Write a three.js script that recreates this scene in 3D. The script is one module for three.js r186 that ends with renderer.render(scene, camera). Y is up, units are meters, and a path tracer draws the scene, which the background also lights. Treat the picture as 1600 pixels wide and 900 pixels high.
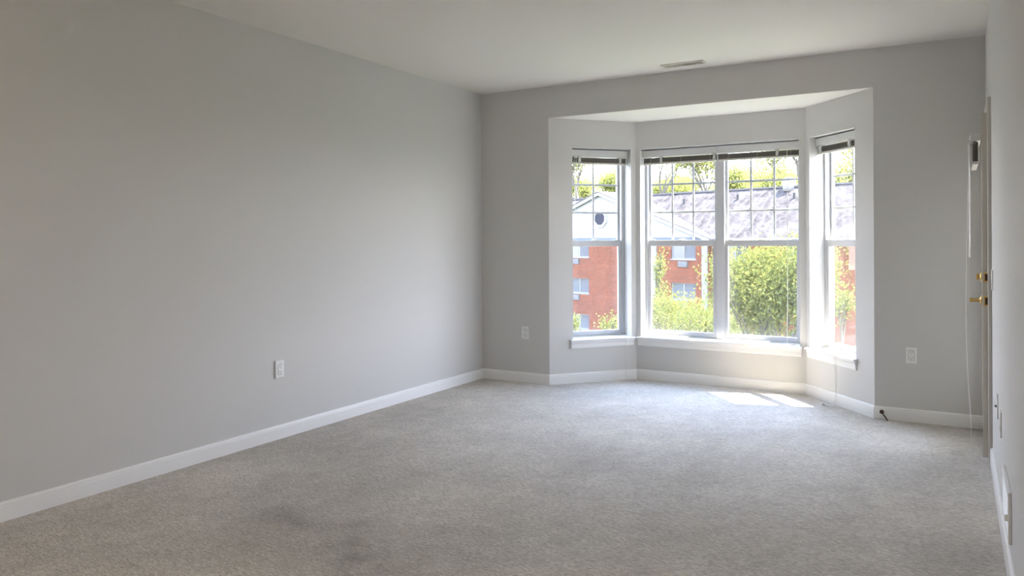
import * as THREE from 'three';
import { mergeGeometries } from 'three/addons/utils/BufferGeometryUtils.js';
import { RoundedBoxGeometry } from 'three/addons/geometries/RoundedBoxGeometry.js';
import { ImprovedNoise } from 'three/addons/math/ImprovedNoise.js';

// ---------------------------------------------------------------- camera, sky, sun, exposure
const scene = new THREE.Scene();
const R = THREE.MathUtils.degToRad;
const F_PX = 1196.3, CY = 373.07;
const camera = new THREE.PerspectiveCamera(2 * THREE.MathUtils.radToDeg(Math.atan(450 / F_PX)), 16 / 9, 0.05, 600);
camera.position.set(0, 1.274, 0);
camera.rotation.set(0, R(30.12), R(-0.3), 'YXZ');
camera.setViewOffset(1600, 900, 0, 450 - CY, 1600, 900);   // a level lens shifted down keeps the walls upright
scene.add(camera);

const SKY = 9.8, SUN = 42, LAMP = 1.7;
{ // hazy bright sky: near white at the horizon, a little bluer overhead
  const w = 64, h = 32, d = new Float32Array(w * h * 4);
  for (let j = 0; j < h; j++) for (let i = 0; i < w; i++) {
    const el = Math.max(0, Math.sin(((j + 0.5) / h - 0.5) * Math.PI));
    const t = Math.pow(el, 0.6), k = (j * w + i) * 4;
    d[k] = SKY * (1.04 - 0.56 * t); d[k + 1] = SKY * (0.99 - 0.28 * t); d[k + 2] = SKY * (1.0 + 0.17 * t); d[k + 3] = 1;
  }
  const t = new THREE.DataTexture(d, w, h, THREE.RGBAFormat, THREE.FloatType);
  t.mapping = THREE.EquirectangularReflectionMapping; t.magFilter = THREE.LinearFilter; t.minFilter = THREE.LinearFilter; t.needsUpdate = true;
  scene.background = t;
}
const sunDir = new THREE.Vector3(0.95 * Math.cos(R(63.5)), Math.sin(R(63.5)), -0.31 * Math.cos(R(63.5))).normalize();
const sun = new THREE.DirectionalLight(new THREE.Color().setRGB(1, 0.93, 0.8), SUN);
sun.position.copy(sunDir).multiplyScalar(60).add(new THREE.Vector3(-8, 0, -25));
sun.target.position.set(-8, 0, -25);
sun.castShadow = true; sun.shadow.mapSize.set(4096, 4096);
Object.assign(sun.shadow.camera, { left: -45, right: 45, top: 45, bottom: -45, near: 1, far: 160 });
scene.add(sun, sun.target);

const renderer = new THREE.WebGLRenderer({ antialias: true });
renderer.toneMapping = THREE.LinearToneMapping;
renderer.toneMappingExposure = 1.4;
renderer.shadowMap.enabled = true;

// ---------------------------------------------------------------- helpers
function rng(seed) { let s = seed >>> 0; return () => { s = (s + 0x6D2B79F5) | 0; let t = Math.imul(s ^ (s >>> 15), 1 | s); t = (t + Math.imul(t ^ (t >>> 7), 61 | t)) ^ t; return ((t ^ (t >>> 14)) >>> 0) / 4294967296; }; }
const used = {};
function numbered(name) { const n = used[name] = (used[name] ?? -1) + 1; return n ? name + '_' + String(n).padStart(3, '0') : name; }
function put(o, parent) { if (!parent || parent === scene) { o.name = numbered(o.name); scene.add(o); } else parent.add(o); return o; }
function obj(name, geo, mat, parent = scene) {
  const g = Array.isArray(geo) ? mergeGeometries(geo.map((x) => { const y = x.index ? x.toNonIndexed() : x; for (const k of Object.keys(y.attributes)) if (!['position', 'normal', 'uv'].includes(k)) y.deleteAttribute(k); return y; })) : geo;
  const m = new THREE.Mesh(g, mat); m.name = name; m.castShadow = m.receiveShadow = true;
  return put(m, parent);
}
function tag(o, label, category, group) { o.userData.label = label; o.userData.category = category; if (group) o.userData.group = group; return o; }
function struct(o) { o.userData.kind = 'structure'; return o; }
function thing(name, label, category, pos = [0, 0, 0], turn = 0, group) {
  const g = new THREE.Group(); g.name = name; g.position.set(...pos); g.rotation.y = turn; put(g);
  return tag(g, label, category, group);
}
function frameGroup(name, pos, turn) { const g = new THREE.Group(); g.name = name; g.position.set(...pos); g.rotation.y = turn; put(g); return struct(g); }
const box = (x0, x1, y0, y1, z0, z1) => new THREE.BoxGeometry(x1 - x0, y1 - y0, z1 - z0).translate((x0 + x1) / 2, (y0 + y1) / 2, (z0 + z1) / 2);
function rbox(x0, x1, y0, y1, z0, z1, r = 0.002, s = 2) { return new RoundedBoxGeometry(x1 - x0, y1 - y0, z1 - z0, s, r).translate((x0 + x1) / 2, (y0 + y1) / 2, (z0 + z1) / 2); }
function poly(pts) { const s = new THREE.Shape(); pts.forEach(([x, y], i) => i ? s.lineTo(x, y) : s.moveTo(x, y)); s.closePath(); return s; }
const rect = (x0, x1, y0, y1) => [[x0, y0], [x1, y0], [x1, y1], [x0, y1]];
// a board of the outline OUT with rectangular HOLES, from z0 (outer) to z1 (room side)
function board(out, holes, z0, z1, bevel = 0) {
  const s = poly(out); for (const h of holes) s.holes.push(poly(rect(...h)));
  const g = new THREE.ExtrudeGeometry(s, { depth: z1 - z0 - 2 * bevel, bevelEnabled: bevel > 0, bevelThickness: bevel, bevelSize: bevel, bevelOffset: -bevel, bevelSegments: 2, curveSegments: 8 });
  return g.translate(0, 0, z0 + bevel);
}
function tube(pts, r, seg = 24, rs = 6) { return new THREE.TubeGeometry(new THREE.CatmullRomCurve3(pts.map((p) => new THREE.Vector3(...p))), seg, r, rs); }
function rod(a, b, r0, r1 = r0, n = 10) {
  const A = new THREE.Vector3(...a), B = new THREE.Vector3(...b), d = B.clone().sub(A), g = new THREE.CylinderGeometry(r1, r0, d.length(), n);
  g.applyQuaternion(new THREE.Quaternion().setFromUnitVectors(new THREE.Vector3(0, 1, 0), d.normalize()));
  return g.translate((A.x + B.x) / 2, (A.y + B.y) / 2, (A.z + B.z) / 2);
}
const noise = new ImprovedNoise();
const fbm = (x, y, z, n) => { let v = 0, a = 1, f = 1; for (let i = 0; i < n; i++) { v += a * noise.noise(x * f, y * f, z); a *= 0.5; f *= 2.03; } return v; };
function dataTex(w, h, fn, srgb, rep = [1, 1]) {
  const d = new Uint8Array(w * h * 4);
  for (let j = 0; j < h; j++) for (let i = 0; i < w; i++) { const c = fn(i, j), k = (j * w + i) * 4; for (let q = 0; q < 3; q++) d[k + q] = Math.max(0, Math.min(255, c[q])); d[k + 3] = 255; }
  const t = new THREE.DataTexture(d, w, h); t.wrapS = t.wrapT = THREE.RepeatWrapping; t.magFilter = THREE.LinearFilter; t.minFilter = THREE.LinearMipmapLinearFilter; t.generateMipmaps = true;
  if (srgb) t.colorSpace = THREE.SRGBColorSpace; t.repeat.set(...rep); t.needsUpdate = true; return t;
}
const std = (r, g, b, rough = 0.6, o = {}) => new THREE.MeshStandardMaterial({ color: new THREE.Color().setRGB(r, g, b), roughness: rough, ...o });

// ---------------------------------------------------------------- materials
const paintBump = (() => { const q = rng(5), N = 256, a = new Float32Array(N * N).map(() => q()); return dataTex(N, N, (i, j) => { let s = 0; for (let y = -1; y < 2; y++) for (let x = -1; x < 2; x++) s += a[((j + y + N) % N) * N + ((i + x + N) % N)]; s = s / 9 * 255; return [s, s, s]; }, false, [1 / 0.35, 1 / 0.35]); })();
const M = {
  wall: std(0.675, 0.662, 0.643, 0.75, { bumpMap: paintBump, bumpScale: 0.0006 }),
  ceiling: std(0.88, 0.84, 0.775, 0.9, { bumpMap: paintBump, bumpScale: 0.0008 }),
  trim: std(0.92, 0.915, 0.905, 0.32),
  vinyl: std(0.60, 0.60, 0.61, 0.4),
  plastic: std(0.88, 0.88, 0.87, 0.35),
  slot: std(0.03, 0.03, 0.03, 0.6),
  blindRail: std(0.72, 0.715, 0.70, 0.45),
  slat: std(0.26, 0.235, 0.21, 0.5),
  bottomRail: std(0.70, 0.66, 0.60, 0.45),
  cord: std(0.80, 0.78, 0.74, 0.7),
  clear: new THREE.MeshPhysicalMaterial({ color: new THREE.Color().setRGB(0.93, 0.92, 0.9), roughness: 0.25, transmission: 0.5, thickness: 0 }),
  brass: std(0.62, 0.42, 0.16, 0.28, { metalness: 1 }),
  bronze: std(0.06, 0.035, 0.02, 0.4, { metalness: 0.6 }),
  dark: std(0.03, 0.03, 0.03, 0.8),
  duct: std(0.05, 0.045, 0.04, 0.8),
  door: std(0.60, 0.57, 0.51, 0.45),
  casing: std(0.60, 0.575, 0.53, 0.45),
  ventPaint: std(0.72, 0.68, 0.60, 0.5),
  glass: new THREE.MeshPhysicalMaterial({ color: new THREE.Color().setRGB(0.96, 0.97, 0.97), roughness: 0, transmission: 1, thickness: 0, ior: 1.45 }),
  screen: new THREE.MeshStandardMaterial({ color: new THREE.Color().setRGB(0.35, 0.35, 0.34), roughness: 0.9, transparent: true, opacity: 0.27 }),
};
// carpet: short loop pile, streaked by vacuuming; the broad wear is in the vertex colours of the floor
const carpetMaps = (() => {
  const N = 1024, q = rng(11), a = new Float32Array(N * N).map(() => q());
  const at = (i, j) => a[((j + N) % N) * N + ((i + N) % N)];
  const v = new Float32Array(N * N);
  for (let j = 0; j < N; j++) for (let i = 0; i < N; i++) {
    let fine = 0; for (let x = -1; x <= 1; x++) fine += at(i + x, j) / 3;
    let streak = 0; for (let x = -6; x <= 6; x++) streak += at(i + x, j >> 1 << 1) / 13;
    const blob = at(i >> 3, (j >> 2) + 300);
    v[j * N + i] = 0.5 + (fine - 0.5) * 0.75 + (streak - 0.5) * 1.0 + (blob - 0.5) * 0.07;
  }
  const c = dataTex(N, N, (i, j) => { const t = v[j * N + i]; return [220 + 64 * (t - 0.5) * 1.7, 217 + 64 * (t - 0.5) * 1.75, 213 + 64 * (t - 0.5) * 1.8]; }, true, [1 / 1.5, 1 / 1.5]);
  const b = dataTex(N, N, (i, j) => { const t = v[j * N + i] * 255; return [t, t, t]; }, false, [1 / 1.5, 1 / 1.5]);
  return { c, b };
})();
M.carpet = new THREE.MeshPhysicalMaterial({ color: new THREE.Color().setRGB(1.0, 0.955, 0.895), map: carpetMaps.c, bumpMap: carpetMaps.b, bumpScale: 0.0035, roughness: 1, vertexColors: true, sheen: 0.05, sheenRoughness: 0.5, sheenColor: new THREE.Color().setRGB(0.8, 0.8, 0.8) });

// ---------------------------------------------------------------- the room (metres; camera above the origin, -z towards the bay)
const XL = -3.763, XR = 0.172, D = 5.932, OL = -3.069, OR = -0.501, DB = 6.567, FL = -2.511, FR = -1.054, ZR = 1.4, H = 2.6, HB = 2.326, TH = 0.2;
// a wall segment's own frame: x along it, y up, z into the room
function seg(A, B) { const dx = B[0] - A[0], dz = B[1] - A[1], L = Math.hypot(dx, dz); return { pos: [A[0], 0, A[1]], turn: Math.atan2(-dz, dx), L, t: [dx / L, dz / L] }; }
const S = {
  left: seg([XL, ZR], [XL, -D]), bayLeft: seg([OL, -D], [FL, -DB]), bayFront: seg([FL, -DB], [FR, -DB]), bayRight: seg([FR, -DB], [OR, -D]),
  right: seg([XR, -D], [XR, ZR]), rear: seg([XR, ZR], [XL, ZR]), back: seg([XL, -D], [XR, -D]),
};
function wall(name, sg, out, holes, miter = [0, 0], th = TH) {
  const g = board(out, holes, -th, 0), p = g.attributes.position;
  for (let i = 0; i < p.count; i++) if (p.getZ(i) < -th / 2) { if (p.getX(i) < 1e-4) p.setX(i, -miter[0]); else if (p.getX(i) > sg.L - 1e-4) p.setX(i, sg.L + miter[1]); }
  const m = obj(name, g, M.wall); m.position.set(...sg.pos); m.rotation.y = sg.turn; return struct(m);
}
{ // floor with wear in its vertex colours, following the room and the bay
  const shape = poly([[XL - TH, -ZR - TH], [XR + TH, -ZR - TH], [XR + TH, D + 0.1], [OR + 0.15, D + 0.15], [FR + 0.15, DB + 0.2], [FL - 0.15, DB + 0.2], [OL - 0.15, D + 0.15], [XL - TH, D + 0.1]]);
  const slab = new THREE.ExtrudeGeometry(shape, { depth: 0.25, bevelEnabled: false }).rotateX(-Math.PI / 2).translate(0, -0.27, 0);
  struct(obj('floor_slab', slab, std(0.4, 0.4, 0.4, 0.9)));
  const smudges = [[-2.68, -2.52, 0.15, 0.20], [-2.5, -2.47, 0.10, 0.16], [-2.22, -2.42, 0.09, 0.24], [-2.1, -2.3, 0.09, 0.22], [-1.92, -2.3, 0.12, 0.18], [-1.75, -2.32, 0.08, 0.16], [-2.35, -2.6, 0.07, 0.2], [-2.0, -2.75, 0.06, 0.16], [-2.9, -2.9, 0.2, 0.07], [-1.2, -3.4, 0.2, 0.05], [-3.5, -3.4, 0.35, 0.08], [-3.55, -4.6, 0.3, 0.10], [-3.4, -5.5, 0.35, 0.10], [-1.5, -2.1, 0.14, 0.1]];
  const W = XR - XL + 0.04, L = ZR + DB + 0.04, nx = 200, nz = 400;
  const g = new THREE.PlaneGeometry(W, L, nx, nz).rotateX(-Math.PI / 2).translate((XL + XR) / 2, 0, (ZR - DB) / 2);
  const p = g.attributes.position, uv = g.attributes.uv, c = new Float32Array(p.count * 3);
  for (let i = 0; i < p.count; i++) {
    const x = p.getX(i), z = p.getZ(i); uv.setXY(i, x, -z);
    const brushed = fbm(x * 2.2 + 2 + z * 0.8, z * 1.5 - x * 0.5, 5.5, 4), soil = fbm(x * 1.1 + 7, z * 1.1, 2.2, 4) + 0.5 * fbm(x * 0.5 + 3, z * 0.5, 9.1, 2);
    const patch = fbm(x * 9 + 1.5 * z, z * 7 + 4, 8.8, 3);
    let k = 0.84 * (1 + 0.09 * soil + 0.13 * brushed + 0.085 * patch);
    for (const [sx, sz, sr, a] of smudges) { const d2 = ((x - sx) ** 2 + (z - sz) ** 2) / (sr * sr), e = Math.exp(-d2) * Math.max(0, 0.7 + 1.1 * fbm(x * 8, z * 8, 3.3, 2)); k *= 1 - a * e; }
    c[i * 3] = k * (1 + 0.015 * soil); c[i * 3 + 1] = k; c[i * 3 + 2] = k * (1 - 0.02 * soil);
  }
  g.setAttribute('color', new THREE.BufferAttribute(c, 3));
  struct(obj('floor', g, M.carpet));
}
{ // ceilings
  const c = obj('ceiling', box(XL - TH, XR + TH, H, H + 0.2, -D - TH, ZR + TH), M.ceiling); struct(c);
  const s = poly([[OL - 0.02, D + 0.003], [OR + 0.02, D + 0.003], [OR + 0.25, D + 0.14], [FR + 0.2, DB + 0.28], [FL - 0.2, DB + 0.28], [OL - 0.25, D + 0.14]]);
  struct(obj('ceiling', new THREE.ExtrudeGeometry(s, { depth: 0.2, bevelEnabled: false }).rotateX(-Math.PI / 2).translate(0, HB - 0.002, 0), M.ceiling));
}
const TB = 0.212, mit = TB * Math.tan((Math.PI - (Math.PI - Math.acos(S.bayLeft.t[0] * 1))) / 2);
const WIN = { y0: 0.36, y1: 2.075 };
wall('wall_left', S.left, rect(0, S.left.L, 0, H), [], [TH, TH]);
wall('wall_rear', S.rear, rect(0, S.rear.L, 0, H), [], [TH, TH]);
wall('wall_back', S.back, [[0, 0], [OL - XL, 0], [OL - XL, HB], [OR - XL, HB], [OR - XL, 0], [XR - XL, 0], [XR - XL, H], [0, H]], [], [TH, TH]);
const holeL = [0.224, 0.798], holeF = [0.042, 1.406], holeR = [0.053, 0.634];
wall('wall_bay_left', S.bayLeft, rect(0, S.bayLeft.L, 0, HB), [[...holeL, WIN.y0, WIN.y1]], [0, mit], TB);
wall('wall_bay_front', S.bayFront, rect(0, S.bayFront.L, 0, HB), [[...holeF, WIN.y0, WIN.y1]], [mit, mit], TB);
wall('wall_bay_right', S.bayRight, rect(0, S.bayRight.L, 0, HB), [[...holeR, WIN.y0, WIN.y1]], [mit, 0], TB);
const DOOR = { s0: 0.07, s1: 0.812, h: 2.0 };
wall('wall_right', S.right, [[0, 0], [DOOR.s0, 0], [DOOR.s0, DOOR.h], [DOOR.s1, DOOR.h], [DOOR.s1, 0], [S.right.L, 0], [S.right.L, H], [0, H]], [], [TH, TH]);

// baseboards: one moulding profile run along each wall, mitred at the corners
{
  const P = [[0, 0], [0.013, 0], [0.013, 0.066], [0.0115, 0.071], [0.012, 0.076], [0.010, 0.082], [0.006, 0.087], [0, 0.089]];
  const V = [[XL, ZR], [XL, -D], [OL, -D], [FL, -DB], [FR, -DB], [OR, -D], [XR, -D]];
  const names = ['left', 'back_left', 'bay_left', 'bay_front', 'bay_right', 'back_right'];
  const run = (name, A, B, tA, tB) => { // tA, tB: how far the ends shift along the wall per metre of depth
    const sg = seg(A, B), pos = [], quad = (a, b, c, d) => pos.push(...a, ...b, ...c, ...a, ...c, ...d);
    for (let i = 0; i + 1 < P.length; i++) { const [d0, y0] = P[i], [d1, y1] = P[i + 1]; quad([tA * d0, y0, d0], [sg.L - tB * d0, y0, d0], [sg.L - tB * d1, y1, d1], [tA * d1, y1, d1]); }
    for (const [x, s, tt] of [[0, 1, tA], [sg.L, -1, tB]]) for (let i = 1; i + 1 < P.length; i++) { const q = [P[0], P[i], P[i + 1]].map(([d, y]) => [x + s * tt * d, y, d]); if (s > 0) q.reverse(); pos.push(...q[0], ...q[1], ...q[2]); }
    const g = new THREE.BufferGeometry(); g.setAttribute('position', new THREE.Float32BufferAttribute(pos, 3)); g.computeVertexNormals();
    const m = obj('baseboard_' + name, g, M.trim); m.position.set(...sg.pos); m.rotation.y = sg.turn; struct(m);
  };
  const turn = (i) => { if (i <= 0 || i >= V.length - 1) return 1; const a = seg(V[i - 1], V[i]).t, b = seg(V[i], V[i + 1]).t, cr = a[0] * b[1] - a[1] * b[0], dt = a[0] * b[0] + a[1] * b[1]; return Math.tan(Math.atan2(cr, dt) / 2); };
  for (let i = 0; i < 6; i++) run(names[i], V[i], V[i + 1], turn(i), turn(i + 1));
  run('right', [XR, -D + DOOR.s1 + 0.058], [XR, ZR], 0, 1);
  run('rear', [XR, ZR], [XL, ZR], 1, 1);
}

// ---------------------------------------------------------------- windows of the bay
const RAIL = [1.197, 1.257];                                        // meeting rail
function buildWindow(name, sg, hole, units) {
  const w = frameGroup(name, sg.pos, sg.turn), [a, b] = hole, y0 = 0.385, y1 = WIN.y1;
  const zf = -0.13;
  obj('window_frame', board(rect(a, b, y0 - 0.02, y1), units.map(([u0, u1]) => [u0 - 0.028, u1 + 0.028, y0 + 0.012, y1 - 0.03]), zf - 0.08, zf, 0.002), M.vinyl, w);
  for (const [u0, u1, cols] of units) {
    // upper sash: outer track, with a grille of bars inside the glass
    const z1 = zf - 0.044, z0 = z1 - 0.03, gb = RAIL[1] - 0.004, gt = y1 - 0.058;
    const up = obj('upper_sash', board(rect(u0 - 0.029, u1 + 0.029, RAIL[0] + 0.004, y1 - 0.0295), [[u0 - 0.008, u1 + 0.008, gb, gt]], z0, z1, 0.002), M.vinyl, w);
    obj('pane', new THREE.PlaneGeometry(u1 - u0 + 0.018, gt - gb + 0.004).translate((u0 + u1) / 2, (gb + gt) / 2, z0 + 0.016), M.glass, up);
    for (let k = 1; k < cols; k++) { const x = u0 - 0.006 + (u1 - u0 + 0.012) * k / cols; obj('muntin', rbox(x - 0.009, x + 0.009, gb, gt, z0 + 0.007, z0 + 0.014, 0.002), M.vinyl, up); }
    for (const y of [1.508, 1.762]) obj('muntin', rbox(u0 - 0.009, u1 + 0.009, y - 0.009, y + 0.009, z0 + 0.0065, z0 + 0.0145, 0.002), M.vinyl, up);
    // lower sash: inner track
    const lz1 = zf - 0.008, lz0 = lz1 - 0.032, lb = y0 + 0.014;
    const lo = obj('lower_sash', board(rect(u0 - 0.029, u1 + 0.029, lb, RAIL[1] - 0.004), [[u0, u1, lb + 0.036, RAIL[0] + 0.004]], lz0, lz1, 0.002), M.vinyl, w);
    obj('pane', new THREE.PlaneGeometry(u1 - u0 + 0.004, RAIL[0] - lb - 0.03).translate((u0 + u1) / 2, (RAIL[0] + lb + 0.04) / 2, lz0 + 0.015), M.glass, lo);
    const xm = (u0 + u1) / 2, yt = RAIL[1] - 0.004;
    const lock = new THREE.CylinderGeometry(0.016, 0.02, 0.012, 16).translate(xm, yt + 0.006, lz0 + 0.018);
    obj('sash_lock', [lock, rbox(xm - 0.032, xm + 0.032, yt, yt + 0.006, lz0 + 0.006, lz0 + 0.03, 0.002), rbox(xm - 0.004, xm + 0.03, yt + 0.008, yt + 0.015, lz0 + 0.016, lz0 + 0.026, 0.002)], M.plastic, lo);
    for (const s of [u0 + 0.012, u1 - 0.012]) obj('tilt_latch', rbox(s - 0.024, s + 0.024, yt, yt + 0.007, lz0 + 0.008, lz0 + 0.026, 0.002), M.plastic, lo);
    obj('insect_screen', new THREE.PlaneGeometry(u1 - u0 + 0.02, RAIL[0] - lb).translate((u0 + u1) / 2, (RAIL[0] + lb + 0.02) / 2, zf - 0.077), M.screen, w);
  }
  // stool with a rounded nose and an apron under it
  const s0 = a - 0.033, s1 = Math.min(b + 0.022, sg.L - 0.004);
  const nose = [[-0.131, 0.385], [0.030, 0.385], [0.0345, 0.383], [0.037, 0.377], [0.0345, 0.370], [0.030, 0.367], [-0.001, 0.366], [-0.001, 0.361], [-0.131, 0.361]];
  const st = new THREE.ExtrudeGeometry(poly(nose), { depth: s1 - s0, bevelEnabled: false });
  // profile (z, y) swept along x; the part in the recess is cut back to the opening
  st.applyMatrix4(new THREE.Matrix4().makeBasis(new THREE.Vector3(0, 0, 1), new THREE.Vector3(0, 1, 0), new THREE.Vector3(-1, 0, 0))).translate(s1, 0, 0);
  obj('window_stool', st, M.trim, w);
  const ap = [[0.0, 0.366], [0.020, 0.366], [0.020, 0.352], [0.015, 0.344], [0.013, 0.315], [0.010, 0.304], [0, 0.302]];
  const ag = new THREE.ExtrudeGeometry(poly(ap), { depth: s1 - s0 - 0.016, bevelEnabled: false });
  ag.applyMatrix4(new THREE.Matrix4().makeBasis(new THREE.Vector3(0, 0, 1), new THREE.Vector3(0, 1, 0), new THREE.Vector3(-1, 0, 0))).translate(s1 - 0.008, 0, 0);
  obj('apron', ag, M.trim, w);
  return w;
}
buildWindow('window_1', S.bayLeft, holeL, [[0.284, 0.738, 2]]);
buildWindow('window_2', S.bayFront, holeF, [[0.093, 0.661, 3], [0.793, 1.361, 3]]);
buildWindow('window_3', S.bayRight, holeR, [[0.098, 0.589, 2]]);

{ // flush ceiling lamp behind the camera
  const t = thing('ceiling_lamp', 'round flush ceiling lamp with a warm glowing glass dome', 'lamp', [-1.7, H, 0.35]);
  const lathe = (p) => new THREE.LatheGeometry(p.map((q) => new THREE.Vector2(...q)), 40);
  obj('lamp_base', lathe([[0, 0], [0.17, 0], [0.175, -0.012], [0.16, -0.03], [0, -0.03]]), M.brass, t);
  obj('lamp_shade', lathe([[0.155, -0.028], [0.15, -0.06], [0.12, -0.09], [0.07, -0.108], [0.0001, -0.113]]), std(0.8, 0.75, 0.66, 0.4, { emissive: new THREE.Color().setRGB(1, 0.86, 0.66), emissiveIntensity: 0.5, side: THREE.DoubleSide }), t);
  const l = new THREE.PointLight(new THREE.Color().setRGB(1, 0.9, 0.76), LAMP, 0, 2); l.position.set(-1.7, H - 0.20, 0.35); l.castShadow = true; l.shadow.radius = 5; scene.add(l);
}
// ---------------------------------------------------------------- the balcony door in the right wall, a hand's breadth ajar
const RS = S.right;                                                  // x = distance from the back corner, z into the room
{
  const d = frameGroup('door_1', RS.pos, RS.turn), c = 0.018;
  const casing = board([[DOOR.s0 - 0.055, 0], [DOOR.s0, 0], [DOOR.s0, DOOR.h], [DOOR.s1, DOOR.h], [DOOR.s1, 0], [DOOR.s1 + 0.057, 0], [DOOR.s1 + 0.057, DOOR.h + 0.058], [DOOR.s0 - 0.055, DOOR.h + 0.058]], [], 0, c, 0.003);
  obj('door_casing', casing, M.casing, d);
  obj('door_frame', board([[DOOR.s0, 0], [DOOR.s0 + 0.006, 0], [DOOR.s0 + 0.006, DOOR.h - 0.006], [DOOR.s1 - 0.002, DOOR.h - 0.006], [DOOR.s1 - 0.002, 0], [DOOR.s1, 0], [DOOR.s1, DOOR.h], [DOOR.s0, DOOR.h]], [], -TH, 0), M.casing, d);
  obj('threshold', rbox(DOOR.s0 + 0.006, DOOR.s1 - 0.002, 0, 0.012, -TH, -0.005, 0.003), M.duct, d);
  // slab turned about its hinge at the far jamb
  const w = DOOR.s1 - DOOR.s0 - 0.012, top = 1.978, T = 0.044;
  const slab = obj('door_slab', board(rect(0, w, 0.014, top), [[0.15, w - 0.15, 0.25, top - 0.13]], -T, 0, 0.002), M.door, d);
  slab.position.set(DOOR.s0 + 0.008, 0, 0.0); slab.rotation.y = -R(3.55);
  obj('pane', new THREE.PlaneGeometry(w - 0.29, top - 0.37).translate(w / 2, (0.25 + top - 0.13) / 2, -T / 2), M.glass, slab);
  obj('glass_bead', board(rect(0.13, w - 0.13, 0.23, top - 0.11), [[0.155, w - 0.155, 0.255, top - 0.135]], -0.001, 0.007, 0.002), M.door, slab);
  const ly = 0.905, dy = 1.04, lx = w - 0.062;
  const lathe = (pts) => new THREE.LatheGeometry(pts.map((p) => new THREE.Vector2(...p)), 24).rotateX(Math.PI / 2);
  obj('lever_handle', [lathe([[0, 0], [0.031, 0], [0.031, 0.004], [0.027, 0.009], [0.016, 0.012], [0.011, 0.016], [0.010, 0.050], [0.0125, 0.052], [0.0125, 0.064], [0, 0.066]]).translate(lx, ly, 0.0005),
    rod([lx, ly, 0.058], [lx - 0.105, ly - 0.004, 0.060], 0.0095, 0.007, 14), new THREE.SphereGeometry(0.0085, 14, 10).translate(lx - 0.106, ly - 0.004, 0.060)], M.brass, slab);
  obj('deadbolt', [lathe([[0, 0], [0.030, 0], [0.030, 0.005], [0.024, 0.011], [0.008, 0.013], [0.007, 0.020], [0, 0.021]]).translate(lx, dy, 0.0005), rbox(lx - 0.006, lx + 0.006, dy - 0.018, dy + 0.018, 0.016, 0.032, 0.003)], M.brass, slab);
  for (const y of [ly, dy]) {
    const f = obj('latch_plate', rbox(w - 0.002, w + 0.0015, y - 0.029, y + 0.029, -0.036, -0.008, 0.001), M.brass, slab);
    obj('bolt_hole', rbox(w + 0.001, w + 0.0025, y - 0.02, y + 0.02, -0.033, -0.014, 0.0005), M.bronze, f);
  }
}

// ---------------------------------------------------------------- raised mini blinds
function makeBlind(name, label, sg, x0, x1, zc, yTop, o = {}) {
  const t = thing(name, label, 'blind', sg.pos, sg.turn, o.group), rail = o.rail ?? 0.062, dz = 0.026, n = o.n ?? 18, drop = o.drop ?? 0.042;
  obj('head_rail', rbox(x0, x1, yTop - rail, yTop, zc - (o.back ?? 0.05), zc + dz, 0.003), M.blindRail, t);
  const yb = yTop - rail - 0.006, pitch = drop / n;
  const prof = [], N = 6; for (let i = 0; i <= N; i++) { const u = -1 + 2 * i / N; prof.push([u * 0.0125, -0.0022 * u * u]); } for (let i = N; i >= 0; i--) prof.push([prof[i][0], prof[i][1] - 0.0008]);
  const sl = new THREE.ExtrudeGeometry(poly(prof), { depth: x1 - x0 - 0.012, bevelEnabled: false }).rotateY(Math.PI / 2);
  const q = rng(o.seed ?? 3);
  for (let i = 0; i < n; i++) { const s = obj('slat', sl, M.slat, t); s.position.set(x0 + 0.006 + (q() - 0.5) * 0.002, yb - i * pitch, zc + (q() - 0.5) * 0.003); s.rotation.x = (q() - 0.5) * 0.08; }
  const yr = yb - n * pitch - 0.002;
  obj('bottom_rail', rbox(x0 + 0.004, x1 - 0.004, yr - 0.016, yr, zc - 0.014, zc + 0.014, 0.004), M.bottomRail, t);
  for (const x of o.clips ?? []) {
    const z = zc + dz;
    obj('valance_clip', [rbox(x - 0.012, x + 0.012, yTop - rail - 0.050, yTop - rail + 0.006, z - 0.001, z + 0.004, 0.0015), rbox(x - 0.010, x + 0.010, yTop - rail - 0.045, yTop - rail - 0.012, z + 0.004, z + 0.012, 0.003), rbox(x - 0.016, x + 0.016, yTop - rail - 0.004, yTop - rail + 0.004, z - 0.03, z + 0.004, 0.001)], M.clear, t);
  }
  for (const x of o.tapes ?? [x0 + 0.06, x1 - 0.06]) for (const e of [1, -1]) obj('ladder_cord', rod([x, yTop - rail + 0.002, zc + e * 0.016], [x, yr - 0.004, zc + e * 0.0165], 0.0014, 0.0014, 6), M.cord, t);
  for (const [x, z, y1, r] of o.wands ?? []) obj('wand', [rod([x, yTop - rail - 0.012, z], [x, y1, z], r, r, 8), rbox(x - 0.005, x + 0.005, yTop - rail - 0.02, yTop - rail + 0.006, Math.min(z, zc) - 0.004, Math.max(z, zc) + 0.004, 0.002)], M.clear, t);
  for (const pts of o.cords ?? []) obj('cord', tube(pts, o.cordR ?? 0.0018, 90), M.cord, t);
  for (const [x, y, z, tilt] of o.tassels ?? []) { const g = new THREE.LatheGeometry([[0, 0], [0.003, 0], [0.005, 0.006], [0.0085, 0.034], [0.007, 0.039], [0, 0.04]].map((p) => new THREE.Vector2(...p)), 14); const m = obj('tassel', g, M.cord, t); m.position.set(x, y, z); m.rotation.set(0, tilt ?? 0, tilt === undefined ? 0 : Math.PI / 2); }
  return t;
}
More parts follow.
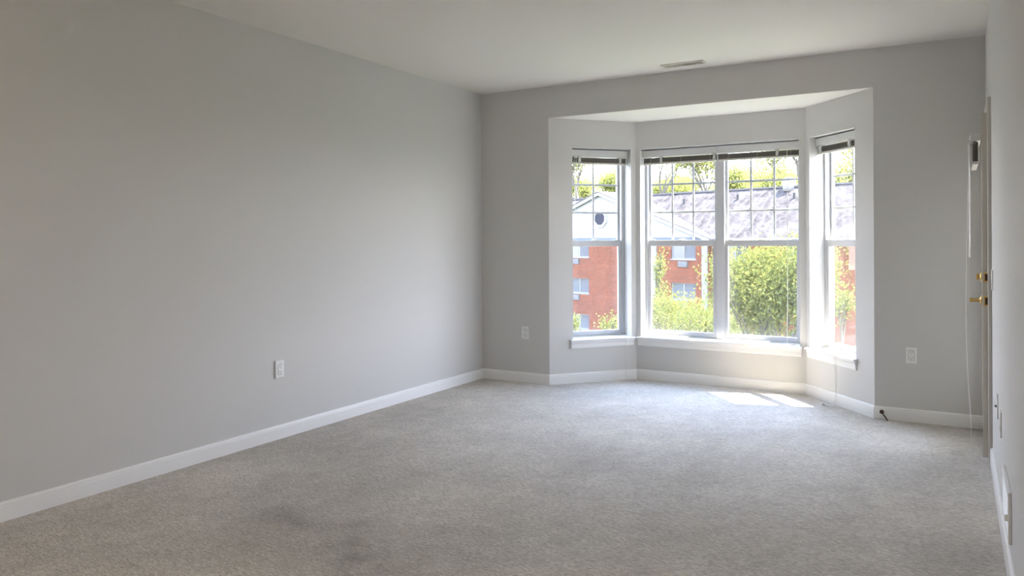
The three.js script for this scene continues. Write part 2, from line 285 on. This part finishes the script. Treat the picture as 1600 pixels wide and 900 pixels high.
makeBlind('mini_blind', 'raised mini blind at the top of the narrow left window of the bay', S.bayLeft, holeL[0] + 0.004, holeL[1] - 0.005, -0.078, 2.066, { clips: [0.315, 0.715], wands: [[0.266, -0.045, 1.25, 0.0028]],
  cords: [[[0.772, 1.98, -0.046], [0.772, 1.6, -0.046], [0.770, 1.0, -0.04], [0.764, 0.62, -0.02], [0.742, 0.44, 0.028], [0.722, 0.37, 0.042], [0.718, 0.25, 0.038], [0.716, 0.12, 0.036], [0.716, 0.02, 0.05], [0.722, 0.006, 0.085], [0.752, 0.006, 0.115], [0.78, 0.006, 0.10]]], tassels: [[0.80, 0.010, 0.10, 0.4]], seed: 21 });
makeBlind('mini_blind', 'wide raised mini blind over the left half of the central bay window', S.bayFront, holeF[0] + 0.004, 0.721, -0.078, 2.066, { clips: [0.222, 0.700], tapes: [0.12, 0.40, 0.66], seed: 22 });
makeBlind('mini_blind', 'wide raised mini blind over the right half of the central bay window, cord bunched below', S.bayFront, 0.7235, holeF[1] - 0.004, -0.078, 2.066, { clips: [1.225], tapes: [0.82, 1.06, 1.33], seed: 23,
  cords: [[[1.312, 1.99, -0.012], [1.312, 1.6, -0.012], [1.311, 1.0, -0.012], [1.306, 0.55, -0.012], [1.296, 0.40, -0.02], [1.27, 0.389, -0.03], [1.262, 0.391, -0.055], [1.29, 0.40, -0.06], [1.325, 0.389, -0.03], [1.35, 0.391, -0.055], [1.385, 0.402, -0.03], [1.36, 0.389, -0.012], [1.33, 0.395, -0.02], [1.31, 0.389, -0.05], [1.345, 0.397, -0.045], [1.38, 0.389, -0.012], [1.392, 0.388, 0.0]]], cordR: 0.0024, tassels: [[1.375, 0.396, -0.004, 0.5]] });
makeBlind('mini_blind', 'raised mini blind at the top of the narrow right window of the bay', S.bayRight, holeR[0] + 0.005, holeR[1] - 0.005, -0.078, 2.066, { clips: [0.13, 0.50], seed: 24,
  cords: [[[0.60, 1.98, -0.046], [0.60, 1.5, -0.046], [0.595, 0.9, -0.046], [0.575, 0.5, -0.045], [0.54, 0.40, -0.04], [0.50, 0.389, -0.05], [0.46, 0.40, -0.045], [0.445, 0.392, -0.01], [0.443, 0.392, 0.030], [0.442, 0.375, 0.042], [0.441, 0.30, 0.041], [0.439, 0.15, 0.038], [0.436, 0.02, 0.045], [0.432, 0.006, 0.075], [0.41, 0.006, 0.10], [0.38, 0.006, 0.09]],
    [[0.50, 0.389, -0.05], [0.47, 0.391, -0.01], [0.458, 0.392, 0.03], [0.457, 0.375, 0.041], [0.456, 0.22, 0.039], [0.458, 0.06, 0.04], [0.46, 0.008, 0.06], [0.45, 0.007, 0.09], [0.43, 0.007, 0.10]]], cordR: 0.0016, tassels: [[0.372, 0.010, 0.095, 2.6]] });
makeBlind('mini_blind', 'raised mini blind with dark slats and a long wand hung on the door', { pos: [XR, 0, -D], turn: RS.turn }, 0.19, 0.70, 0.072, 1.875, { back: 0.026, rail: 0.04, n: 46, drop: 0.115, clips: [0.66], wands: [[0.675, 0.105, 1.15, 0.0035]], seed: 25,
  cords: [[[0.69, 1.83, 0.10], [0.70, 1.6, 0.108], [0.71, 1.2, 0.12], [0.715, 0.8, 0.125], [0.715, 0.4, 0.115], [0.71, 0.12, 0.10], [0.71, 0.02, 0.12], [0.70, 0.007, 0.17], [0.74, 0.007, 0.21], [0.80, 0.007, 0.19], [0.79, 0.007, 0.13], [0.73, 0.007, 0.15], [0.68, 0.007, 0.22]]], cordR: 0.0016 });

// ---------------------------------------------------------------- outlets, plates, registers
function outlet(label, sg, x, y, kind = 'outlet', dep = 0.011) {
  const t = thing(kind === 'switch' ? 'light_switch' : kind === 'coax' ? 'cable_plate' : 'wall_outlet', label, kind === 'switch' ? 'switch' : kind === 'coax' ? 'cable plate' : 'outlet',
    [sg.pos[0] + sg.t[0] * x, y, sg.pos[2] + sg.t[1] * x], sg.turn);
  t.scale.z = dep / 0.011;
  const plate = obj('cover_plate', new RoundedBoxGeometry(0.071, 0.112, 0.011, 3, 0.003).translate(0, 0, 0.0055), M.plastic, t);
  for (const s of [-1, 1]) obj('screw', new THREE.CylinderGeometry(0.003, 0.003, 0.0012, 12).rotateX(Math.PI / 2).translate(0, s * 0.047, 0.0112), M.ventPaint, plate);
  if (kind === 'outlet') {
    obj('gap', rbox(-0.0178, 0.0178, -0.0345, 0.0345, 0.0105, 0.0114, 0.0003), M.slot, t);
    const r = obj('receptacle', rbox(-0.0165, 0.0165, -0.0332, 0.0332, 0.010, 0.0135, 0.001), M.plastic, t);
    for (const s of [-1, 1]) {
      for (const [dx2, hh] of [[-0.0065, 0.0045], [0.0065, 0.0035]]) obj('slot', box(dx2 - 0.0012, dx2 + 0.0012, s * 0.019 + 0.004 - hh, s * 0.019 + 0.004 + hh, 0.0125, 0.0139), M.slot, r);
      obj('ground_hole', new THREE.CylinderGeometry(0.0027, 0.0027, 0.0014, 12).rotateX(Math.PI / 2).translate(0, s * 0.019 - 0.008, 0.0132), M.slot, r);
    }
  } else if (kind === 'switch') obj('rocker', rbox(-0.0165, 0.0165, -0.033, 0.033, 0.009, 0.0135, 0.0015).rotateX(0.05), M.plastic, t);
  else obj('connector', [new THREE.CylinderGeometry(0.0048, 0.0048, 0.014, 12).rotateX(Math.PI / 2).translate(0, 0, 0.018), new THREE.CylinderGeometry(0.008, 0.008, 0.003, 6).rotateX(Math.PI / 2).translate(0, 0, 0.0125)], M.duct, t);
  return t;
}
outlet('white duplex outlet low on the long left wall', S.left, ZR + 3.497, 0.446);
outlet('white outlet low on the strip of window wall left of the bay', S.back, -3.306 - XL, 0.441);
outlet('white outlet low on the window wall between the bay and the door', S.back, -0.269 - XL, 0.459);
outlet('white outlet low on the right wall, seen edge-on, nearer than the cable plate', RS, D - 4.08, 0.43, 'outlet', 0.006);
outlet('white plate with a cable connector low on the right wall beyond the outlet', RS, D - 4.40, 0.448, 'coax', 0.006);
outlet('white light switch on the right wall just beside the door casing', RS, D - 4.93, 1.035, 'switch', 0.006);

{ // ceiling register above the bay opening: two banks of louvres that face opposite ways
  const t = thing('ceiling_vent', 'slim cream louvred vent in the ceiling in front of the bay', 'vent', [-1.79, H, -5.70]);
  const a = 0.165, b = 0.056;
  obj('vent_frame', board(rect(-a, a, -b, b), [[-a + 0.018, a - 0.018, -b + 0.018, b - 0.018]], -0.009, 0, 0.002).rotateX(-Math.PI / 2), M.ventPaint, t);
  obj('duct', box(-a + 0.016, a - 0.016, -0.0015, -0.0005, -b + 0.016, b - 0.016), M.duct, t);
  for (let i = 0; i < 22; i++) { const x = -a + 0.024 + i * (2 * a - 0.048) / 21; const s = obj('louvre', box(-0.006, 0.006, -0.0004, 0.0004, -b + 0.018, b - 0.018), M.ventPaint, t); s.position.set(x, -0.0055, 0); s.rotation.z = i < 11 ? -0.25 : -0.95; }
  obj('divider', box(-a + 0.017, a - 0.017, -0.0085, -0.002, -0.0015, 0.0015), M.ventPaint, t);
}
{ // wall register near the camera on the right wall
  const t = thing('wall_register', 'white louvred register low on the right wall above the baseboard', 'register', [XR, 0, 0], RS.turn);
  t.position.set(XR, 0.236, -3.543);
  const a = 0.20, b = 0.095;
  obj('register_frame', board(rect(-a, a, -b, b), [[-a + 0.022, a - 0.022, -b + 0.022, b - 0.022]], 0, 0.012, 0.003), M.plastic, t);
  obj('duct', box(-a + 0.02, a - 0.02, -b + 0.02, b - 0.02, 0.0005, 0.0015), M.duct, t);
  for (let i = 0; i < 11; i++) { const y = -b + 0.03 + i * (2 * b - 0.06) / 10; const s = obj('louvre', box(-a + 0.022, a - 0.022, -0.0006, 0.0006, -0.006, 0.006), M.plastic, t); s.position.set(0, y, 0.0075); s.rotation.x = 0.7; }
  obj('damper_lever', rbox(a - 0.013, a - 0.007, -0.012, 0.012, 0.011, 0.022, 0.001), M.plastic, t);
}
{ // dark cable stub coming out of the baseboard right of the bay
  const t = thing('cable_stub', 'short dark cable stub poking out of the baseboard right of the bay', 'cable', [-0.455, 0.052, -D + 0.013]);
  obj('grommet', new THREE.LatheGeometry([[0, 0], [0.014, 0], [0.014, 0.005], [0.010, 0.010], [0, 0.011]].map((p) => new THREE.Vector2(...p)), 20).rotateX(Math.PI / 2), M.bronze, t);
  obj('cable', tube([[0, 0, 0.010], [0.004, 0, 0.024], [0.014, -0.012, 0.036], [0.030, -0.034, 0.044], [0.040, -0.0475, 0.050]], 0.004, 20, 8), M.bronze, t);
}
{ // spring door stop on the back baseboard behind the door
  const t = thing('door_stop', 'white spring door stop on the baseboard by the door', 'door stop', [0.142, 0.042, -D + 0.013]);
  const pts = []; for (let i = 0; i <= 120; i++) { const u = i / 120, th = u * Math.PI * 20; pts.push([0.005 * Math.cos(th), 0.005 * Math.sin(th), 0.004 + u * 0.055]); }
  obj('spring', tube(pts, 0.0012, 360, 5), M.ventPaint, t);
  obj('base', new THREE.CylinderGeometry(0.010, 0.012, 0.005, 16).rotateX(Math.PI / 2).translate(0, 0, 0.0025), M.plastic, t);
  obj('tip', new THREE.CylinderGeometry(0.0075, 0.009, 0.016, 16).rotateX(Math.PI / 2).translate(0, 0, 0.065), M.plastic, t);
}

// ---------------------------------------------------------------- outside: ground, the apartment building across, trees
const matte = (r, g, b, o = {}) => new THREE.MeshPhysicalMaterial({ color: new THREE.Color().setRGB(r, g, b), roughness: 1, specularIntensity: 0.05, ...o });
const GY = -8.3, E_brickless = matte(0.3, 0.28, 0.26);
struct(obj('ground', new THREE.PlaneGeometry(400, 400).rotateX(-Math.PI / 2).translate(-30, GY, -80), matte(0.05, 0.06, 0.03)));
struct(obj('balcony_roof', box(XR + TH, XR + TH + 1.6, 2.25, 2.42, -D - 1.0, -3.0), M.ceiling));
struct(obj('balcony_wall', box(XR + TH, XR + TH + 1.6, -0.03, 2.25, -3.1, -3.0), E_brickless));
struct(obj('balcony_wall', box(XR + TH + 1.5, XR + TH + 1.6, -0.03, 2.25, -5.4, -3.1), E_brickless));
struct(obj('balcony_floor', box(XR + TH, XR + TH + 1.6, -0.2, -0.03, -D - 1.0, -3.0), E_brickless));

const brickTex = (() => { const q = rng(77), tone = new Float32Array(40 * 64).map(() => q()); const N = 512;
  return dataTex(N, N, (i, j) => { const row = Math.floor(j / 16), off = row % 2 ? 16 : 0, ii = (i + off) % N, col = Math.floor(ii / 32), e = ii % 32, f = j % 16; if (e < 2 || f < 3) return [196, 172, 156]; const t = tone[row * 40 + col], g = (noise.noise(i * 0.11, j * 0.11, 4.2)) * 9; return [122 + 60 * t + g, 58 + 44 * t + g, 44 + 34 * t + g]; }, true, [1 / 3.2, 1 / 2.4]); })();
const shingleTex = (() => { const q = rng(78), tone = new Float32Array(64 * 64).map(() => q()); const N = 512;
  return dataTex(N, N, (i, j) => { const row = Math.floor(j / 16), ii = (i + (row % 2) * 12) % N, t = tone[(row % 64) * 64 + Math.floor(ii / 24)], edge = j % 16 < 2 ? -18 : 0, s = fbm(i / 60, j / 160, 1.7, 3) * 26; return [118 + 26 * t + s + edge, 113 + 26 * t + s + edge, 117 + 26 * t + s + edge]; }, true, [1 / 4.2, 1 / 4.2]); })();
const sidingBump = dataTex(8, 64, (i, j) => { const v = 255 - (j % 64) * 3.6; return [v, v, v]; }, false, [1, 1 / 0.16]);
const E_ = {
  brick: matte(0.42, 0.39, 0.35, { map: brickTex }),
  roof: matte(0.245, 0.242, 0.226, { map: shingleTex }),
  white: matte(0.22, 0.222, 0.23),
  siding: matte(0.25, 0.255, 0.265, { bumpMap: sidingBump, bumpScale: 0.02 }),
  glass: std(0.10, 0.11, 0.13, 0.08),
  curtain: matte(0.11, 0.115, 0.13),
  ac: matte(0.11, 0.112, 0.12),
  vent: matte(0.035, 0.035, 0.045),
  pipe: matte(0.05, 0.05, 0.05),
};
{
  const B = thing('apartment_building', 'red brick apartment building with white gable and pale shingle roof across the way', 'building', [-20.36, 0, -54.09], R(-18.73));
  const ridgeY = 4.76, pk = 4.9, px = -3.94, sl = 0.36, wr = 6.0, wl = -14.2, mz = -0.8, eave = 1.25;
  const wins = []; // [x0, x1, y0, y1, z]
  for (const yb of [-0.23, -3.12, -6.0]) { wins.push([16.3, 18.3, yb, yb + 1.2, mz], [21.2, 23.2, yb, yb + 1.2, mz], [-7.36, -5.22, yb, yb + 1.2, 0], [2.82, 4.93, yb, yb + 1.2, 0], [-1.9, -0.1, yb, yb + 1.2, 0], [6.55, 8.5, yb, yb + 1.2, mz], [11.4, 13.4, yb, yb + 1.2, mz], [-12.4, -10.4, yb, yb + 1.2, 0]); }
  const holes = (z) => wins.filter((w) => w[4] === z && !(w[0] > -2 && w[0] < 0)).map((w) => w.slice(0, 4));
  obj('brick_wall', board(rect(wl, wr, GY, eave - 0.12), holes(0), -0.35, 0), E_.brick, B);
  obj('brick_wall', board(rect(wr - 0.35, 26, GY, eave), holes(mz), mz - 0.35, mz), E_.brick, B);
  obj('brick_wall', box(wr - 0.35, wr, GY, eave, mz, -0.35), E_.brick, B);
  for (const [x0, x1, y0, y1, z] of wins) {
    if (x0 > -2 && x0 < 0) continue;
    const w = obj('window', board(rect(x0, x1, y0, y1), [[x0 + 0.07, (x0 + x1) / 2 - 0.04, y0 + 0.07, y1 - 0.07], [(x0 + x1) / 2 + 0.04, x1 - 0.07, y0 + 0.07, y1 - 0.07]], z - 0.2, z - 0.1), E_.white, B);
    const xm = (x0 + x1) / 2;
    obj('pane', box(x0 + 0.06, xm - 0.03, y0 + 0.06, y1 - 0.06, z - 0.17, z - 0.15), E_.glass, w);
    obj('pane', box(xm + 0.03, x1 - 0.06, y0 + 0.06, y1 - 0.06, z - 0.17, z - 0.15), E_.curtain, w);
    obj('sill', box(x0 - 0.05, x1 + 0.05, y0 - 0.08, y0, z - 0.2, z + 0.05), E_.white, w);
    const ax = x0 < 0 ? xm - 0.35 : xm, ac = obj('air_conditioner', rbox(ax - 0.4, ax + 0.4, y0 - 0.58, y0 - 0.14, z - 0.3, z + 0.12, 0.03), E_.ac, B);
    for (let k = 0; k < 5; k++) obj('grille_bar', box(ax - 0.34, ax + 0.34, y0 - 0.52 + k * 0.075, y0 - 0.49 + k * 0.075, z + 0.115, z + 0.14), E_.white, ac);
  }
  // gable: siding, rake boards, frieze, octagonal vent
  const half = 10.2;
  obj('gable_siding', board([[px - half + 0.2, eave], [px + half - 0.2, eave], [px, pk - 0.07]], [], -0.2, 0.02), E_.siding, B);
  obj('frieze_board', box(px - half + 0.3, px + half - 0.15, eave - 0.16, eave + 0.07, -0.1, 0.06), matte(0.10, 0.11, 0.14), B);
  for (const s of [-1, 1]) obj('rake_board', board([[px, pk], [px + s * half, pk - sl * half], [px + s * half, pk - sl * half - 0.28], [px, pk - 0.28]].slice(0, 4).sort(() => 0), [], 0.02, 0.30), E_.white, B);
  const oct = (r, ry = r) => Array.from({ length: 8 }, (_, i) => { const a = Math.PI / 8 + i * Math.PI / 4; return [-3.95 + r * Math.cos(a), 2.82 + ry * Math.sin(a)]; });
  const ov = obj('octagon_trim', (() => { const s = poly(oct(0.78)); s.holes.push(poly(oct(0.54))); return new THREE.ExtrudeGeometry(s, { depth: 0.12, bevelEnabled: false }); })(), E_.white, B);
  obj('octagon_vent', new THREE.ExtrudeGeometry(poly(oct(0.56)), { depth: 0.05, bevelEnabled: false }).translate(0, 0, 0.021), E_.vent, ov);
  // roofs: thick slopes
  const slope = (P, t = 0.12) => { // P: 3 or 4 corners in order, seen from above; a slab of thickness t below them
    const n = P.length, pos = [], uv = [], U = P[0], V1 = new THREE.Vector3(...P[1]).sub(new THREE.Vector3(...U)).normalize();
    const nn = new THREE.Vector3().crossVectors(V1, new THREE.Vector3(...P[2]).sub(new THREE.Vector3(...U))).normalize(), V2 = new THREE.Vector3().crossVectors(nn, V1);
    const add = (p) => { pos.push(...p); const d = new THREE.Vector3(...p).sub(new THREE.Vector3(...U)); uv.push(d.dot(V1), d.dot(V2)); };
    const lo = P.map((p) => [p[0], p[1] - t, p[2]]);
    for (let i = 1; i + 1 < n; i++) { add(P[0]); add(P[i]); add(P[i + 1]); add(lo[0]); add(lo[i + 1]); add(lo[i]); }
    for (let i = 0; i < n; i++) { const j = (i + 1) % n; add(P[i]); add(lo[i]); add(lo[j]); add(P[i]); add(lo[j]); add(P[j]); }
    const g = new THREE.BufferGeometry(); g.setAttribute('position', new THREE.Float32BufferAttribute(pos, 3)); g.setAttribute('uv', new THREE.Float32BufferAttribute(uv, 2)); g.computeVertexNormals(); return g;
  };
  const ez = mz + 0.5, rz = ez - (ridgeY - eave) / 0.9;
  obj('roof_slope', slope([[-30, eave, ez], [26, eave, ez], [26, ridgeY, rz], [-30, ridgeY, rz]]), E_.roof, B);
  obj('roof_slope', slope([[26, eave, 2 * rz - ez], [-30, eave, 2 * rz - ez], [-30, ridgeY, rz], [26, ridgeY, rz]]), E_.roof, B);
  const meetZ = rz - 0.25;
  const wingRoof = E_.roof.clone(); wingRoof.color.setRGB(0.4, 0.39, 0.39);
  obj('roof_slope', slope([[px + half + 0.1, eave - 0.02, 0.36], [px + half + 0.1, eave - 0.02, ez - 0.3], [px, pk + 0.04, meetZ], [px, pk + 0.04, 0.36]], 0.045), wingRoof, B);
  obj('roof_slope', slope([[px, pk + 0.04, 0.36], [px, pk + 0.04, meetZ], [px - half - 0.1, eave - 0.02, ez - 0.3], [px - half - 0.1, eave - 0.02, 0.36]], 0.045), wingRoof, B);
  obj('ridge_cap', box(-30, 26, ridgeY - 0.06, ridgeY + 0.05, rz - 0.15, rz + 0.15), matte(0.10, 0.095, 0.095), B);
  obj('gutter', rbox(wr + 0.35, 26, eave - 0.16, eave - 0.02, ez - 0.02, ez + 0.12, 0.03), E_.white, B);
  obj('pilaster', box(5.48, 5.93, GY, eave - 0.05, -0.02, 0.10), E_.white, B);
  obj('pilaster', box(1.08, 1.56, GY, eave - 0.05, -0.02, 0.10), E_.white, B);
  for (const [x, y] of [[1.64, 3.87], [6.15, 4.0], [10.53, 3.9]]) { const z = ez - (y - eave) / 0.9; obj('vent_pipe', rod([x, y - 0.25, z], [x, y + 0.35, z], 0.09, 0.09, 10), E_.pipe, B); }
  obj('roof_turbine', new THREE.LatheGeometry([[0, 0.62], [0.25, 0.6], [0.42, 0.42], [0.5, 0.1], [0.42, 0.0], [0.42, -0.35], [0, -0.35]].map((p) => new THREE.Vector2(...p)), 20).translate(9.67, ridgeY, rz + 0.1), E_.white, B);
  obj('end_wall', box(25.6, 26, GY, eave, 2 * rz - ez, mz), E_.brick, B);
}
// trees: tapered limbs grown by a seeded walk, leaves as small folded blades
function leafGeo(w, l) {
  const g = new THREE.BufferGeometry(), f = 0.22 * w;
  g.setAttribute('position', new THREE.Float32BufferAttribute([0, 0, 0, w / 2, l * 0.45, f, 0, l, 0, 0, 0, 0, 0, l, 0, -w / 2, l * 0.45, f], 3));
  g.setAttribute('uv', new THREE.Float32BufferAttribute([0.5, 0, 1, 0.45, 0.5, 1, 0.5, 0, 0.5, 1, 0, 0.45], 2)); g.computeVertexNormals(); return g;
}
const leafMat = new THREE.MeshPhysicalMaterial({ color: 0xffffff, roughness: 1, specularIntensity: 0.1, transmission: 0.4, thickness: 0, side: THREE.DoubleSide });
const barkMat = std(0.10, 0.085, 0.07, 0.9), paleBark = std(0.30, 0.29, 0.27, 0.9);
const Y_UP = new THREE.Vector3(0, 1, 0);
function tree(name, label, group, [x, z], o) {
  const q = rng(o.seed), t = thing(name, label, o.cat ?? 'tree', [x, GY, z], 0, group), limbs = [], tips = [];
  const grow = (p, d, len, r, depth) => {
    const e = p.clone().addScaledVector(d, len); limbs.push([p.toArray(), e.toArray(), r, r * 0.72]);
    if (depth <= 0) { tips.push(e); tips.push(p.clone().lerp(e, 0.5)); return; }
    if (depth < 3) tips.push(e);
    const n = depth > 3 ? 3 : 2 + (q() < 0.55 ? 1 : 0);
    for (let i = 0; i < n; i++) {
      const s = new THREE.Vector3(q() - 0.5, q() * 0.3 - 0.02, q() - 0.5).normalize(), nd = d.clone().multiplyScalar(1).addScaledVector(s, o.spread * (0.6 + 0.8 * q())).normalize();
      grow(e, nd, len * (0.66 + 0.22 * q()), r * (0.6 + 0.1 * q()), depth - 1);
    }
  };
  grow(new THREE.Vector3(0, 0, 0), new THREE.Vector3((q() - 0.5) * 0.06, 1, (q() - 0.5) * 0.06).normalize(), o.trunk, o.r, o.depth);
  if (o.height) { // fit the grown crown to its measured height, depth and spread
    const y1 = Math.max(...tips.map((p) => p.y)), rr = tips.map((p) => Math.hypot(p.x, p.z)).sort((a, b) => a - b), w = o.radius / rr[Math.floor(rr.length * 0.9)], base = o.height - o.crown;
    const fit = (p) => { const y = p[1] <= o.trunk ? p[1] / o.trunk * base : base + (p[1] - o.trunk) / (y1 - o.trunk) * o.crown; return [p[0] * w, y, p[2] * w]; };
    for (const l of limbs) { l[0] = fit(l[0]); l[1] = fit(l[1]); }
    for (const p of tips) p.set(...fit(p.toArray()));
  }
  obj('trunk', limbs.map(([a, b, r0, r1]) => rod(a, b, r0, r1, r0 > 0.05 ? 7 : 4)), o.bark ?? barkMat, t);
  const im = new THREE.InstancedMesh(leafGeo(o.leaf * 0.8, o.leaf * 1.2), leafMat, o.n); im.name = 'foliage'; im.userData.kind = 'stuff'; im.castShadow = im.receiveShadow = true;
  const m = new THREE.Matrix4(), qu = new THREE.Quaternion(), c = new THREE.Color();
  for (let i = 0; i < o.n; i++) {
    const tp = tips[Math.floor(q() * tips.length)], g = () => (q() + q() + q() - 1.5) * 1.3;
    const p = tp.clone().add(new THREE.Vector3(g(), g() * 0.8, g()).multiplyScalar(o.fluff));
    qu.setFromEuler(new THREE.Euler((q() - 0.5) * 2.6, q() * 6.28, (q() - 0.5) * 2.6));
    const s = 0.6 + 0.8 * q(); m.compose(p, qu, new THREE.Vector3(s, s, s)); im.setMatrixAt(i, m);
    const [r, gg, b] = o.color, v = 0.75 + 0.5 * q(), w = q() * 0.25; im.setColorAt(i, c.setRGB(r * v * (1 + w), gg * v, b * v * (1 - w)));
  }
  t.add(im); return t;
}
const farBark = matte(0.12, 0.11, 0.095), near = [0.155, 0.19, 0.058], far = [0.19, 0.225, 0.08];
tree('young_tree', 'leafy tree filling the lower right sash of the central window', null, [-3.62, -18.4], { trunk: 2.4, spread: 0.6, seed: 101, depth: 5, r: 0.12, height: 9.5, crown: 5.6, radius: 1.08, n: 30000, leaf: 0.056, fluff: 0.40, color: near });
tree('young_tree', 'broad leafy tree low in the left half of the central window', null, [-6.9, -22], { trunk: 2.4, spread: 0.6, seed: 102, depth: 5, r: 0.11, height: 7.7, crown: 3.0, radius: 1.35, n: 19000, leaf: 0.055, fluff: 0.34, color: near });
tree('young_tree', 'thin upright tree at the left edge of the central window, before the white pilaster', null, [-8.9, -25.5], { trunk: 2.4, spread: 0.6, seed: 107, depth: 4, r: 0.07, height: 9.1, crown: 4.0, radius: 0.36, n: 1300, leaf: 0.06, fluff: 0.2, color: near });
tree('young_tree', 'small treetop at the lower right corner of the left bay window', null, [-10.1, -24], { trunk: 2.4, spread: 0.6, seed: 103, depth: 4, r: 0.07, height: 6.9, crown: 1.6, radius: 0.42, n: 900, leaf: 0.07, fluff: 0.22, color: near });
tree('young_tree', 'small treetop at the lower left corner of the left bay window', null, [-12.26, -26], { trunk: 2.4, spread: 0.6, seed: 109, depth: 3, r: 0.06, height: 6.7, crown: 1.4, radius: 0.22, n: 520, leaf: 0.07, fluff: 0.18, color: near });
tree('young_tree', 'slim tree seen through the lower sash of the right bay window', null, [-2.48, -20.6], { trunk: 2.4, spread: 0.6, seed: 104, depth: 4, r: 0.05, height: 8.2, crown: 1.3, radius: 0.26, n: 700, leaf: 0.06, fluff: 0.2, color: near });
const farAt = [[-49.0, -100, 0.98, 4200, 'low green tree behind the left slope of the gable'],
  [-40.8, -122, 0.98, 4500, 'low green tree behind the ridge, second from the left in the central window'],
  [-30.6, -118, 0.98, 4500, 'low green tree behind the roof hidden in part by the central mullion'],
  [-28.4, -128, 1.06, 4500, 'low green tree behind the roof, second in the right-hand sash'],
  [-21.1, -112, 0.98, 4500, 'low green tree behind the roof just left of the white turbine'],
  [-40.4, -86, 1.1, 3000, 'tall sparse spring tree behind the roof, leftmost in the left bay window'],
  [-47.4, -113.5, 1.05, 4500, 'low full green tree behind the gable peak in the left bay window'],
  [-34.6, -100, 1.2, 700, 'tall thinly leaved tree behind the roof at the left of the central window'],
  [-43.8, -138, 1.08, 4200, 'low green tree behind the roof near the middle bars of the left sash'],
  [-25.3, -90, 1.10, 2600, 'tall full tree behind the roof beside the central mullion'],
  [-26.8, -108, 1.00, 3000, 'rounded green tree behind the roof, left one in the right-hand sash'],
  [-18.7, -90, 0.86, 3200, 'low green tree behind the roof in the middle of the right-hand sash'],
  [-16.2, -94, 1.12, 2000, 'tall loose tree behind the white roof turbine'],
  [-9.9, -84, 0.88, 1500, 'small green tree just above the roof in the right bay window'],
  [-9.9, -100, 1.20, 1500, 'tall sparse tree high in the right bay window'],
  ];
farAt.forEach(([x, z, k, n, label], i) => tree('spring_tree', label, null, [x, z], { seed: 300 + i * 7, trunk: 5, r: 0.24, spread: 0.6, depth: 5, height: 19.5 * k, crown: 8.5, radius: 3.2, n: Math.round(n * 2.1), leaf: 0.22, fluff: 1.15, color: far, bark: farBark }));

renderer.render(scene, camera);
